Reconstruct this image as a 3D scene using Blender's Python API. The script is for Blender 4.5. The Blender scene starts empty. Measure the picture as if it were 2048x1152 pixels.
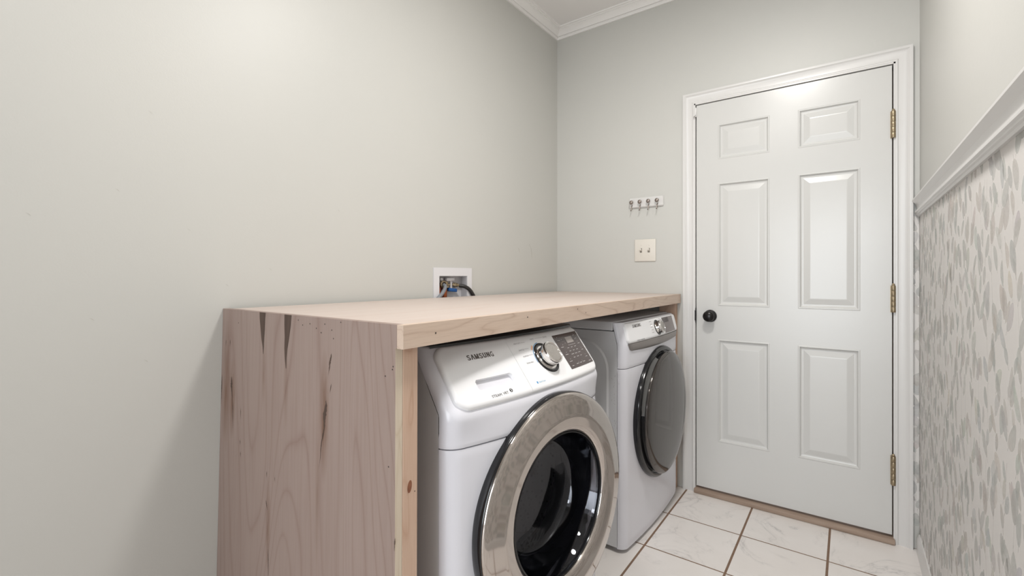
import bpy, bmesh, math, random
from mathutils import Vector, Matrix
random.seed(7)
PI = math.pi
sc = bpy.context.scene
col = sc.collection

# ------------------------------------------------------------------ camera, world, lights, exposure
CAM_H = 1.155
cd = bpy.data.cameras.new('camera'); cam = bpy.data.objects.new('camera', cd); col.objects.link(cam)
cd.sensor_width = 36.0; cd.lens = 924.0 / 2048.0 * 36.0
cd.shift_y = -24.0 / 2048.0
cd.clip_start = 0.01
cam.location = (0, 0, CAM_H)
cam.rotation_euler = (PI / 2, 0, math.atan2(673.0, 924.0))
sc.camera = cam

w = bpy.data.worlds.new('world'); sc.world = w; w.use_nodes = True
w.node_tree.nodes['Background'].inputs[0].default_value = (0.97, 0.98, 1.0, 1)
w.node_tree.nodes['Background'].inputs[1].default_value = 1.0

def area(name, loc, rot, size, power, color, shape='RECTANGLE', size_y=None, spread=None):
    l = bpy.data.lights.new(name, 'AREA'); l.shape = shape; l.size = size
    if size_y: l.size_y = size_y
    if spread: l.spread = spread
    l.energy = power; l.color = color
    o = bpy.data.objects.new(name, l); col.objects.link(o)
    o.location = loc; o.rotation_euler = rot
    return o
# assumed ceiling lamp of the laundry room (just below its fixture, above the frame)
area('ceiling_light', (-0.29, 1.22, 2.655), (0, 0, 0), 0.26, 23.5, (1.0, 0.972, 0.935), 'DISK')
# added fill lamp at the near end of the room, over the camera
area('ceiling_light', (-0.50, 0.05, 2.655), (0, 0, 0), 0.26, 9.0, (1.0, 0.985, 0.965), 'DISK')
# assumed lamp in the hall behind the camera, shining in through the added doorway
area('assumed_hall_lamp', (0.08, -1.95, 1.74), (PI / 2, 0, 0), 0.36, 5.2, (0.95, 0.975, 1.0), 'RECTANGLE', 0.36)
# added fill light standing in for hall daylight, narrowed towards door and floor
area('added_hall_fill', (-0.28, -2.7, 1.1), (PI / 2, 0, 0), 1.2, 11.0, (0.90, 0.955, 1.0), 'RECTANGLE', 2.0, math.radians(80))

sc.view_settings.view_transform = 'Standard'
sc.view_settings.look = 'None'
sc.view_settings.gamma = 1.0
sc.view_settings.use_curve_mapping = False
sc.view_settings.exposure = 0.05

# ------------------------------------------------------------------ node helpers / materials
def srgb(r, g, b):
    def f(c):
        c /= 255.0
        return c / 12.92 if c <= 0.04045 else ((c + 0.055) / 1.055) ** 2.4
    return (f(r), f(g), f(b), 1.0)

class NT:
    def __init__(s, name):
        s.m = bpy.data.materials.new(name); s.m.use_nodes = True
        s.t = s.m.node_tree; s.n = s.t.nodes; s.l = s.t.links
        s.b = s.n['Principled BSDF']; s.out = s.n['Material Output']
        s._tc = None
    def co(s, kind='Object'):
        if s._tc is None: s._tc = s.n.new('ShaderNodeTexCoord')
        return s._tc.outputs[kind]
    def set(s, inp, v):
        if isinstance(v, bpy.types.NodeSocket): s.l.new(v, inp)
        else: inp.default_value = v
    def add(s, typ, props=None, **inputs):
        n = s.n.new(typ)
        for k, v in (props or {}).items(): setattr(n, k, v)
        for k, v in inputs.items():
            key = k.replace('_', ' ') if k.replace('_', ' ') in n.inputs else k
            s.set(n.inputs[key], v)
        return n
    def math(s, op, a, b=None, c=None, clamp=False):
        n = s.n.new('ShaderNodeMath'); n.operation = op; n.use_clamp = clamp
        s.set(n.inputs[0], a)
        if b is not None: s.set(n.inputs[1], b)
        if c is not None: s.set(n.inputs[2], c)
        return n.outputs[0]
    def noise(s, vec, scale, detail=3, rough=.5, dist=0.0):
        n = s.n.new('ShaderNodeTexNoise'); s.l.new(vec, n.inputs['Vector'])
        n.inputs['Scale'].default_value = scale; n.inputs['Detail'].default_value = detail
        n.inputs['Roughness'].default_value = rough; n.inputs['Distortion'].default_value = dist
        return n.outputs['Fac']
    def mapping(s, vec, scale=(1, 1, 1), loc=(0, 0, 0), rot=(0, 0, 0)):
        n = s.n.new('ShaderNodeMapping'); s.l.new(vec, n.inputs['Vector'])
        n.inputs['Scale'].default_value = scale; n.inputs['Location'].default_value = loc
        n.inputs['Rotation'].default_value = rot
        return n.outputs['Vector']
    def ramp(s, fac, stops, interp='LINEAR'):
        n = s.n.new('ShaderNodeValToRGB'); s.l.new(fac, n.inputs['Fac'])
        cr = n.color_ramp; cr.interpolation = interp
        while len(cr.elements) > len(stops): cr.elements.remove(cr.elements[-1])
        while len(cr.elements) < len(stops): cr.elements.new(0.5)
        for e, (p, c) in zip(cr.elements, stops):
            e.position = p; e.color = c if len(c) == 4 else (*c, 1)
        return n.outputs['Color']
    def mix(s, fac, a, b, mode='MIX'):
        n = s.n.new('ShaderNodeMix'); n.data_type = 'RGBA'; n.blend_type = mode
        s.set(n.inputs[0], fac); s.set(n.inputs[6], a); s.set(n.inputs[7], b)
        return n.outputs[2]
    def bump(s, h, strength=.1, dist=.002):
        n = s.n.new('ShaderNodeBump'); n.inputs['Strength'].default_value = strength
        n.inputs['Distance'].default_value = dist; s.l.new(h, n.inputs['Height'])
        s.l.new(n.outputs[0], s.b.inputs['Normal'])
    def base(s, c): s.set(s.b.inputs['Base Color'], c)
    def par(s, **k):
        for a, v in k.items(): s.set(s.b.inputs[a.replace('_', ' ')], v)
        return s

def plain(name, c, rough=.5, metal=0.0, **k):
    t = NT(name); t.base(c); t.par(Roughness=rough, Metallic=metal, **k)
    return t.m

def paint(name, c1, c2, rough=.4, bump=.12, scale=260):
    t = NT(name); v = t.co()
    t.base(t.mix(t.noise(v, 1.7, 3), c1, c2))
    t.par(Roughness=rough)
    a = t.noise(v, scale, 2); b = t.noise(v, 38, 3)
    t.bump(t.math('ADD', a, t.math('MULTIPLY', b, 1.2)), bump, .0015)
    return t.m

M = {}
M['wall'] = paint('sage_wall_paint', srgb(202, 201, 196), srgb(197, 197, 193), .45, .10)
M['ceiling'] = paint('ceiling_paint', srgb(238, 236, 235), srgb(235, 233, 231), .8, .05)
M['trim'] = paint('white_trim_paint', srgb(219, 217, 215), srgb(214, 213, 211), .30, .03, 120)
M['crown'] = paint('white_crown_paint', srgb(240, 238, 236), srgb(236, 234, 232), .4, .03, 120)
M['doorpaint'] = paint('white_door_paint', srgb(210, 209, 206), srgb(205, 205, 203), .26, .05, 70)
M['jamb'] = plain('door_gap_wood', srgb(120, 104, 92), .7)

def wood(name, c_lo, c_mid, c_hi, axis, scale=1.0, rough=.5, lines=9.0, line_amt=.45, blotch=.6):
    """grain runs along `axis` (0 x, 1 y, 2 z): growth-ring contour lines, soft blotches and fine pores"""
    t = NT(name); v = t.co()
    st = [3.0 * scale] * 3; st[axis] = .42 * scale
    field = t.noise(t.mapping(v, tuple(st)), 1.0, 2, .45, .35)
    f = t.math('MULTIPLY', field, lines)
    fr = t.math('FRACT', f)
    line = t.math('POWER', t.math('SUBTRACT', 1.0, t.math('ABSOLUTE', t.math('SUBTRACT', t.math('MULTIPLY', fr, 2.0), 1.0)), clamp=True), 7.0)
    line = t.math('MULTIPLY', line, t.math('MULTIPLY', t.noise(t.mapping(v, tuple(st), (7, 2, 4)), 2.2, 2), 1.7, clamp=True))
    bl = [5.0 * scale] * 3; bl[axis] = 1.1 * scale
    bn = t.noise(t.mapping(v, tuple(bl), (3.1, 1.7, 5.3)), 1.0, 3, .55)
    fst = [150 * scale] * 3; fst[axis] = 4 * scale
    fine = t.noise(t.mapping(v, tuple(fst)), 1.0, 3, .6)
    c = t.mix(t.math('MULTIPLY', bn, blotch * 1.4, clamp=True), c_hi, c_mid)
    c = t.mix(t.math('MULTIPLY', line, line_amt), c, c_lo)
    c = t.mix(t.math('MULTIPLY', t.math('SUBTRACT', fine, .45, clamp=True), .9), c, c_lo)
    t.base(c); t.par(Roughness=rough); t.bump(fine, .10, .0006)
    return t.m
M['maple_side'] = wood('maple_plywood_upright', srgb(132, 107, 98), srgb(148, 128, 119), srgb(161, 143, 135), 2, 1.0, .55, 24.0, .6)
def stain(m, spots, c):
    nt = m.node_tree; b_ = nt.nodes['Principled BSDF']; src = b_.inputs['Base Color'].links[0].from_socket
    tc = nt.nodes.new('ShaderNodeTexCoord')
    for (x, z, rx, rz, amt) in spots:
        mp = nt.nodes.new('ShaderNodeMapping'); nt.links.new(tc.outputs['Object'], mp.inputs['Vector'])
        mp.inputs['Scale'].default_value = (1 / rx, 0, 1 / rz); mp.inputs['Location'].default_value = (-x / rx, 0, -z / rz)
        nz = nt.nodes.new('ShaderNodeTexNoise'); nz.inputs['Scale'].default_value = 2.5; nt.links.new(mp.outputs[0], nz.inputs['Vector'])
        ln = nt.nodes.new('ShaderNodeVectorMath'); ln.operation = 'LENGTH'; nt.links.new(mp.outputs[0], ln.inputs[0])
        m1 = nt.nodes.new('ShaderNodeMath'); m1.operation = 'SUBTRACT'; m1.use_clamp = True; m1.inputs[0].default_value = 1.0; nt.links.new(ln.outputs['Value'], m1.inputs[1])
        m2 = nt.nodes.new('ShaderNodeMath'); m2.operation = 'MULTIPLY'; nt.links.new(m1.outputs[0], m2.inputs[0]); nt.links.new(nz.outputs['Fac'], m2.inputs[1])
        m3 = nt.nodes.new('ShaderNodeMath'); m3.operation = 'MULTIPLY'; m3.use_clamp = True; nt.links.new(m2.outputs[0], m3.inputs[0]); m3.inputs[1].default_value = amt
        mx_ = nt.nodes.new('ShaderNodeMix'); mx_.data_type = 'RGBA'; nt.links.new(m3.outputs[0], mx_.inputs[0]); nt.links.new(src, mx_.inputs[6]); mx_.inputs[7].default_value = c
        src = mx_.outputs[2]
    nt.links.new(src, b_.inputs['Base Color'])
stain(M['maple_side'], [(-1.49, .83, .030, .20, 1.5), (-1.45, .80, .022, .13, 1.6), (-.985, .83, .022, .16, 1.8), (-1.27, .90, .012, .10, .9), (-1.155, .88, .013, .12, .8), (-1.235, .50, .014, .14, 1.2), (-1.01, .66, .012, .2, .8)], srgb(112, 80, 60))
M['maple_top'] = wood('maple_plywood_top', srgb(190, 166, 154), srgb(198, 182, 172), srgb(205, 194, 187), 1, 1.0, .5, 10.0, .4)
M['maple_fascia'] = wood('maple_fascia', srgb(162, 130, 110), srgb(204, 181, 163), srgb(215, 196, 180), 1, 3.2, .5, 10.0, .55)
M['pine'] = wood('pine_stud', srgb(176, 134, 108), srgb(204, 171, 149), srgb(213, 186, 166), 2, 3.0, .6, 14.0, .5)
M['ply_edge'] = wood('plywood_edge', srgb(186, 164, 138), srgb(210, 194, 174), srgb(220, 208, 190), 2, 6.0, .7, 8.0, .4)
t = NT('mineral_streak'); v = t.co()
t.base(t.mix(t.noise(t.mapping(v, (90, 90, 8)), 1, 3), srgb(66, 50, 42), srgb(92, 73, 63))); t.par(Roughness=.6); M['streak'] = t.m
M['streakhalo'] = plain('streak_halo', srgb(180, 150, 130), .6)
M['nail'] = plain('nail_hole', srgb(60, 50, 48), .7)
t = NT('pine_knot'); v = t.co()
t.base(t.mix(t.noise(v, 130, 3), srgb(112, 66, 46), srgb(160, 106, 78))); t.par(Roughness=.6); M['knot'] = t.m
t = NT('worn_threshold_wood'); v = t.co()
t.base(t.mix(t.noise(t.mapping(v, (6, 60, 60)), 1, 4), srgb(128, 106, 90), srgb(182, 162, 146))); t.par(Roughness=.65); M['threshold'] = t.m

# floor tile: 0.3197 x 0.326 grid with brown grout and grey veins
t = NT('marble_look_tile'); v = t.co()
sep = t.add('ShaderNodeSeparateXYZ', Vector=v)
def linedist(coord, origin, pitch):
    f = t.math('DIVIDE', t.math('SUBTRACT', coord, origin), pitch)
    fr = t.math('SUBTRACT', f, t.math('FLOOR', t.math('ADD', f, .5)))
    return t.math('MULTIPLY', t.math('ABSOLUTE', fr), pitch), t.math('FLOOR', f)
dx, ix = linedist(sep.outputs[0], -.388, .3197)
dy, iy = linedist(sep.outputs[1], 2.264, .326)
gr = t.math('MINIMUM', t.math('SUBTRACT', dx, .0012), dy)
gm = t.math('LESS_THAN', gr, .0032)
cell = t.math('ADD', t.math('MULTIPLY', ix, 7.31), t.math('MULTIPLY', iy, 3.77))
cv = t.add('ShaderNodeCombineXYZ', X=cell, Y=t.math('MULTIPLY', cell, 1.7), Z=cell)
vv = t.add('ShaderNodeVectorMath', {'operation': 'ADD'}); t.l.new(v, vv.inputs[0]); t.l.new(cv.outputs[0], vv.inputs[1])
n1 = t.noise(vv.outputs[0], 3.6, 5, .6, 1.1)
vein = t.math('ABSOLUTE', t.math('SUBTRACT', n1, .5))
vm = t.ramp(vein, [(0, (.5, .5, .5)), (.012, (.15, .15, .15)), (.05, (0, 0, 0))])
vmask = t.math('MULTIPLY', vm, t.ramp(t.noise(vv.outputs[0], 5.0, 2), [(.46, (0, 0, 0)), (.68, (1, 1, 1))]))
cloud = t.mix(t.noise(vv.outputs[0], 6, 4), srgb(238, 234, 231), srgb(226, 220, 215))
tile = t.mix(vmask, cloud, srgb(138, 136, 138))
grout = t.mix(t.noise(v, 60, 3), srgb(116, 92, 76), srgb(140, 114, 94))
t.base(t.mix(gm, tile, grout))
t.par(Roughness=t.math('ADD', t.math('MULTIPLY', gm, .55), .26))
t.bump(t.math('SMOOTH_MIN', t.math('MULTIPLY', gr, 200), 1.0, .3), .4, .002)
M['tile'] = t.m

M['paper'] = paint('wallpaper_ground', srgb(222, 219, 216), srgb(216, 213, 210), .75, .04, 400)
t = NT('wallpaper_leaf'); v = t.co()
at = t.n.new('ShaderNodeAttribute'); at.attribute_name = 'tint'
wash = t.noise(v, 26, 4, .6)
t.base(t.mix(t.math('MULTIPLY', t.math('SUBTRACT', wash, .02, clamp=True), 1.0), at.outputs['Color'], srgb(219, 216, 213)))
t.par(Roughness=.75)
tr = t.n.new('ShaderNodeBsdfTransparent'); mx = t.n.new('ShaderNodeMixShader')
t.set(mx.inputs[0], t.math('ADD', t.math('MULTIPLY', wash, .6), .16, clamp=True))
t.l.new(tr.outputs[0], mx.inputs[1]); t.l.new(t.b.outputs[0], mx.inputs[2]); t.l.new(mx.outputs[0], t.out.inputs[0])
M['leaf'] = t.m

M['enamel'] = plain('white_enamel', srgb(224, 224, 231), .24)
M['plastic'] = plain('white_gloss_plastic', srgb(240, 240, 242), .22)
M['steelpaint'] = plain('white_painted_steel', srgb(216, 217, 220), .3)
M['seam'] = plain('dark_seam', srgb(70, 70, 76), .7)
M['black'] = plain('black_gloss_plastic', srgb(26, 26, 28), .12)
M['blackmatt'] = plain('black_rubber', srgb(30, 30, 31), .55)
M['chrome'] = plain('tinted_chrome', (.55, .505, .475, 1), .07, 1.0)
M['chromebright'] = plain('bright_chrome', (.78, .76, .74, 1), .1, 1.0)
t = NT('brushed_metal'); v = t.co(); t.base(t.mix(t.noise(v, 420, 3), (.30, .28, .26, 1), (.62, .59, .56, 1))); t.par(Roughness=.38, Metallic=.8); M['brushed'] = t.m
M['print'] = plain('grey_print', srgb(92, 86, 84), .5)
M['printdark'] = plain('dark_print', srgb(44, 42, 44), .5)
M['printlight'] = plain('pale_print', srgb(176, 172, 172), .5)
M['printpale'] = plain('faint_print', srgb(150, 148, 150), .5)
M['printblue'] = plain('blue_print', srgb(70, 150, 205), .5)
M['printorange'] = plain('orange_print', srgb(246, 196, 160), .5)
M['panel'] = plain('dark_touch_panel', srgb(76, 66, 65), .16)
M['lcd'] = plain('grey_lcd', srgb(158, 150, 146), .2)
M['greypanel'] = plain('grey_panel', srgb(128, 120, 118), .22)
M['silver'] = plain('silver_grey_band', srgb(140, 134, 131), .32, .35)
M['darkglass'] = plain('smoked_mirror_glass', (.115, .105, .10, 1), .09, .9)
t = NT('tinted_bowl_glass')
tr = t.n.new('ShaderNodeBsdfTransparent'); tr.inputs[0].default_value = (.26, .26, .30, 1)
gl = t.n.new('ShaderNodeBsdfGlossy'); gl.inputs[0].default_value = (.9, .92, 1, 1); gl.inputs[1].default_value = .03
lw = t.n.new('ShaderNodeLayerWeight'); lw.inputs[0].default_value = .5
fres = t.math('ADD', t.math('MULTIPLY', t.math('POWER', lw.outputs['Facing'], 4.0), .75), .05)
mx = t.n.new('ShaderNodeMixShader'); t.l.new(fres, mx.inputs[0]); t.l.new(tr.outputs[0], mx.inputs[1]); t.l.new(gl.outputs[0], mx.inputs[2])
t.l.new(mx.outputs[0], t.out.inputs[0]); M['bowl'] = t.m
t = NT('perforated_drum_steel'); v = t.co()
vo = t.n.new('ShaderNodeTexVoronoi'); vo.inputs['Scale'].default_value = 55; t.l.new(v, vo.inputs['Vector'])
t.base(t.mix(t.math('LESS_THAN', vo.outputs['Distance'], .25), (.10, .095, .09, 1), (.01, .01, .01, 1))); t.par(Metallic=.9, Roughness=.35); M['drum'] = t.m
M['gasket'] = plain('grey_gasket', srgb(52, 52, 54), .5)
M['iron'] = plain('oil_rubbed_black', srgb(30, 28, 28), .28, .4)
t = NT('aged_brass'); v = t.co(); t.base(t.mix(t.noise(v, 90, 3), srgb(132, 116, 94), srgb(184, 168, 140))); t.par(Metallic=.85, Roughness=.35); M['brass'] = t.m
M['nickel'] = plain('brushed_nickel', srgb(150, 140, 134), .32, .85)
M['ivory'] = plain('ivory_plastic', srgb(222, 217, 208), .35)
M['slot'] = plain('switch_slot', srgb(120, 114, 106), .6)
M['boxwhite'] = plain('white_box_plastic', srgb(222, 221, 224), .35)
M['copper'] = plain('copper_pipe', srgb(170, 96, 62), .35, .85)
M['valvebody'] = plain('valve_metal', srgb(205, 205, 210), .25, .5)
M['bluehandle'] = plain('blue_handle', srgb(24, 84, 150), .4)
M['greyhose'] = plain('grey_hose', srgb(126, 130, 136), .5)
M['blackhose'] = plain('black_hose', srgb(40, 38, 38), .4)
M['lampglass'] = plain('frosted_lamp_glass', srgb(240, 238, 232), .4)
M['halltile'] = plain('hall_floor', srgb(170, 150, 130), .5)

# ------------------------------------------------------------------ mesh helpers
def link(name, me, mats, parent=None, smooth=None):
    o = bpy.data.objects.new(name, me); col.objects.link(o)
    for m in (mats if isinstance(mats, (list, tuple)) else [mats]): me.materials.append(m)
    if smooth is not None:
        for p in me.polygons: p.use_smooth = True
        me.set_sharp_from_angle(angle=math.radians(smooth))
    if parent: o.parent = parent
    return o

def obj(name, bm, mats, parent=None, smooth=None, recalc=True):
    if recalc: bmesh.ops.recalc_face_normals(bm, faces=bm.faces[:])
    me = bpy.data.meshes.new(name); bm.to_mesh(me); bm.free()
    return link(name, me, mats, parent, smooth)

def box(bm, x0, x1, y0, y1, z0, z1, bev=0.0, seg=2, mi=0):
    vs = [bm.verts.new(p) for p in ((x0, y0, z0), (x1, y0, z0), (x1, y1, z0), (x0, y1, z0), (x0, y0, z1), (x1, y0, z1), (x1, y1, z1), (x0, y1, z1))]
    fs = [bm.faces.new([vs[i] for i in f]) for f in ((0, 3, 2, 1), (4, 5, 6, 7), (0, 1, 5, 4), (1, 2, 6, 5), (2, 3, 7, 6), (3, 0, 4, 7))]
    for f in fs: f.material_index = mi
    if bev > 0:
        es = list({e for f in fs for e in f.edges})
        bmesh.ops.bevel(bm, geom=es, offset=bev, segments=seg, affect='EDGES', profile=.5)
    return vs

def boxobj(name, mats, parent, *a, bev=0.0, smooth=40):
    bm = bmesh.new(); box(bm, *a, bev=bev); return obj(name, bm, mats, parent, smooth if bev else None)

def lathe(bm, prof, origin, axis, n=64, mi=0, ring=False):
    """prof: list of (radius, height along axis)"""
    A = Vector(axis).normalized(); U = A.orthogonal().normalized(); V = A.cross(U); O = Vector(origin)
    rows = []
    for r, h in prof:
        if r < 1e-6: rows.append([bm.verts.new(O + A * h)])
        else: rows.append([bm.verts.new(O + A * h + (U * math.cos(2 * PI * i / n) + V * math.sin(2 * PI * i / n)) * r) for i in range(n)])
    pairs = list(zip(rows, rows[1:]))
    if ring: pairs.append((rows[-1], rows[0]))
    for a, b in pairs:
        for i in range(n):
            j = (i + 1) % n
            if len(a) == 1 and len(b) == 1: continue
            if len(a) == 1: f = bm.faces.new((a[0], b[i], b[j]))
            elif len(b) == 1: f = bm.faces.new((a[i], b[0], a[j]))
            else: f = bm.faces.new((a[i], b[i], b[j], a[j]))
            f.material_index = mi

def tube(bm, pts, r, n=12, cap=True, mi=0):
    pts = [Vector(p) for p in pts]; prev = None; rings = []
    for i, p in enumerate(pts):
        d = (pts[min(i + 1, len(pts) - 1)] - pts[max(i - 1, 0)]).normalized()
        if prev is None: u = d.orthogonal().normalized()
        else: u = (prev - d * prev.dot(d)).normalized()
        prev = u; vv = d.cross(u)
        rings.append([bm.verts.new(p + (u * math.cos(2 * PI * k / n) + vv * math.sin(2 * PI * k / n)) * r) for k in range(n)])
    for a, b in zip(rings, rings[1:]):
        for k in range(n):
            f = bm.faces.new((a[k], a[(k + 1) % n], b[(k + 1) % n], b[k])); f.material_index = mi
    if cap:
        for rg in (rings[0], rings[-1][::-1]):
            f = bm.faces.new(rg); f.material_index = mi

def spline(ctrl, n=10):
    P = [Vector(p) for p in ctrl]; P = [P[0] * 2 - P[1]] + P + [P[-1] * 2 - P[-2]]; out = []
    for i in range(1, len(P) - 2):
        for k in range(n):
            t_ = k / n; a, b, c, d = P[i - 1:i + 3]
            out.append(.5 * ((2 * b) + (c - a) * t_ + (2 * a - 5 * b + 4 * c - d) * t_ ** 2 + (3 * b - a - 3 * c + d) * t_ ** 3))
    out.append(P[-2]); return out

def prism(bm, poly, axis, lo, hi, mi=0):
    """poly: 2D points in the plane of the other two axes (in xyz order)"""
    def mk(p, h):
        q = list(p); q.insert(axis, h); return bm.verts.new(q)
    a = [mk(p, lo) for p in poly]; b = [mk(p, hi) for p in poly]; n = len(poly)
    for i in range(n):
        f = bm.faces.new((a[i], a[(i + 1) % n], b[(i + 1) % n], b[i])); f.material_index = mi
    for f in (bm.faces.new(a[::-1]), bm.faces.new(b)): f.material_index = mi

def sweep(bm, stations, closed=False):
    """stations: list of equal length vertex coordinate rows"""
    rows = [[bm.verts.new(p) for p in st] for st in stations]
    m = len(rows[0])
    for a, b in zip(rows, rows[1:]):
        for i in range(m):
            bm.faces.new((a[i], a[(i + 1) % m], b[(i + 1) % m], b[i]))
    if not closed:
        bm.faces.new(rows[0][::-1]); bm.faces.new(rows[-1])

def thing(name, label, cat, loc=(0, 0, 0), rotz=0, group=None):
    o = bpy.data.objects.new(name, None); col.objects.link(o)
    o.location = loc; o.rotation_euler = (0, 0, rotz); o.empty_display_size = .05
    o['label'] = label; o['category'] = cat
    if group: o['group'] = group
    return o
def tag(o, label, cat, group=None):
    o['label'] = label; o['category'] = cat
    if group: o['group'] = group
    return o
def struct(o, label=None, cat=None):
    o['kind'] = 'structure'
    if label: o['label'] = label
    if cat: o['category'] = cat
    return o

_tcache = {}
def text2d(s, bold=0.0):
    """flat letter faces, normalised so that x starts at 0 and the capital height is 1"""
    key = (s, bold)
    if key in _tcache: return _tcache[key]
    c = bpy.data.curves.new('lettering', 'FONT'); c.body = s; c.size = 1; c.offset = bold; c.resolution_u = 3
    o = bpy.data.objects.new('lettering', c); col.objects.link(o)
    dg = bpy.context.evaluated_depsgraph_get(); dg.update()
    me = bpy.data.meshes.new_from_object(o.evaluated_get(dg))
    vs = [(v.co.x, v.co.y) for v in me.vertices]; fs = [tuple(p.vertices) for p in me.polygons]
    bpy.data.objects.remove(o); bpy.data.curves.remove(c); bpy.data.meshes.remove(me)
    x0 = min(v[0] for v in vs); h = max(v[1] for v in vs)
    vs = [((x - x0) / h, y / h) for x, y in vs]
    _tcache[key] = (vs, fs); return _tcache[key]

# ------------------------------------------------------------------ the room shell
XL, XR, YB, YF, ZC = -1.525, 0.243, 2.590, -1.60, 2.735
CROWN_Z = 2.675
# floor
bm = bmesh.new(); box(bm, XL - .12, XR + .12, YF - 1.6, YB + .3, -.06, 0)
struct(obj('floor', bm, M['tile']), 'white marble look floor tiles with brown grout', 'floor')
# ceiling
bm = bmesh.new(); box(bm, XL - .12, XR + .12, YF - .12, YB + .12, ZC, ZC + .06)
struct(obj('ceiling', bm, M['ceiling']), 'white ceiling', 'ceiling')
# left wall with the hole of the valve box
VY0, VY1, VZ0, VZ1 = 1.515, 1.732, .985, 1.155
bm = bmesh.new()
for a in ((YF - .1, VY0, 0, ZC), (VY1, YB + .1, 0, ZC), (VY0, VY1, 0, VZ0), (VY0, VY1, VZ1, ZC)):
    box(bm, XL - .1, XL, *a)
bmesh.ops.remove_doubles(bm, verts=bm.verts[:], dist=1e-5)
# scuffs on the paint
def scuff(bm, pts, wd, x, mi):
    n = len(pts); L = []; R = []
    for i, (y, z) in enumerate(pts):
        k = wd * math.sin(PI * (i + .35) / (n - .3)); L.append(bm.verts.new((x, y - k, z))); R.append(bm.verts.new((x, y + k, z)))
    for i in range(n - 1):
        f = bm.faces.new((L[i], R[i], R[i + 1], L[i + 1])); f.material_index = mi
scuff(bm, [(2.275, 1.335), (2.285, 1.32), (2.292, 1.29), (2.295, 1.26)], .0016, XL + .0003, 1)
scuff(bm, [(2.155, 1.315), (2.160, 1.31), (2.166, 1.29)], .0016, XL + .0003, 1)
scuff(bm, [(2.262, 1.345), (2.268, 1.34), (2.272, 1.33)], .0016, XL + .0003, 1)
for yy, zz in ((.31, 1.05), (.42, .93), (.62, 1.13), (.2, 1.3), (.75, 1.18), (.36, 1.38), (.52, 1.29), (.15, .95), (.43, 1.6), (1.0, 1.4)):
    scuff(bm, [(yy, zz), (yy + .004, zz - .002), (yy + .008, zz - .006)], .0008, XL + .0003, 1)
M['scuff'] = plain('wall_scuff', srgb(172, 170, 162), .6)
struct(obj('wall_left', bm, [M['wall'], M['scuff']], recalc=True), 'pale sage green painted wall', 'wall')

# back wall with the door opening
DX0, DX1, DZ0, DZ1 = -.658, .152, .036, 2.066
OX0, OX1, OZ1 = DX0 - .012, DX1 + .012, DZ1 + .012
bm = bmesh.new()
box(bm, XL - .1, OX0, YB, YB + .12, 0, ZC); box(bm, OX1, XR + .1, YB, YB + .12, 0, ZC); box(bm, OX0, OX1, YB, YB + .12, OZ1, ZC)
wall_back = struct(obj('wall_back', bm, M['wall']), 'pale sage green painted wall around the white door', 'wall')
# right wall
bm = bmesh.new(); box(bm, XR, XR + .1, YF - .1, YB + .1, 0, ZC)
wall_right = struct(obj('wall_right', bm, M['wall']), 'pale painted wall above leaf wallpaper', 'wall')
# front wall behind the camera with an open doorway added for the hall lights
bm = bmesh.new()
box(bm, XL, -.95, YF - .1, YF, 0, ZC); box(bm, .18, XR, YF - .1, YF, 0, ZC); box(bm, -.95, .18, YF - .1, YF, 2.08, ZC)
struct(obj('wall_front', bm, M['wall']), 'painted wall with an added open doorway', 'wall')

# crown moulding on all walls
cp = [(0, 0), (.009, 0), (.010, .010), (.0135, .0125), (.0135, .0150), (.0105, .0170), (.016, .0180), (.019, .0225), (.025, .031), (.034, .039), (.042, .0430), (.042, .0465), (.047, .0475), (.0485, .0510), (.056, .0525), (.057, .060), (0, .060)]
bm = bmesh.new()
st = []
for sx, sy, bx, by in ((1, 1, XL, YF), (1, -1, XL, YB), (-1, -1, XR, YB), (-1, 1, XR, YF), (1, 1, XL, YF)):
    st.append([(bx + sx * u, by + sy * u, CROWN_Z + v_) for u, v_ in cp])
sweep(bm, st, closed=True)
struct(obj('trim_1', bm, M['crown'], smooth=25), 'white crown moulding below the ceiling', 'moulding')

# chair rail along the right wall
rp = [(0, 0), (.008, 0), (.010, .006), (.014, .008), (.014, .013), (.018, .016), (.018, .021), (.013, .026), (.011, .036), (.014, .050), (.022, .060), (.026, .066), (.026, .072), (0, .074)]
bm = bmesh.new()
sweep(bm, [[(XR - u, yy, 1.404 + v_) for u, v_ in rp] for yy in (YF, YB - .012)])
struct(obj('trim_2', bm, M['trim'], smooth=25), 'white chair rail above the leaf wallpaper', 'moulding')

# baseboard on the right wall
bp = [(0, 0), (.013, 0), (.013, .055), (.010, .066), (.006, .076), (0, .076)]
bm = bmesh.new(); sweep(bm, [[(XR - u, yy, v_) for u, v_ in bp] for yy in (YF, YB - .03)])
struct(obj('baseboard_right', bm, M['trim'], smooth=25), 'white baseboard below the leaf wallpaper', 'baseboard')
bm = bmesh.new(); sweep(bm, [[(XL + u, yy, v_) for u, v_ in bp] for yy in (YF, .58)])
struct(obj('baseboard_left', bm, M['trim'], smooth=25), 'white baseboard in front of the counter', 'baseboard')

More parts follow.
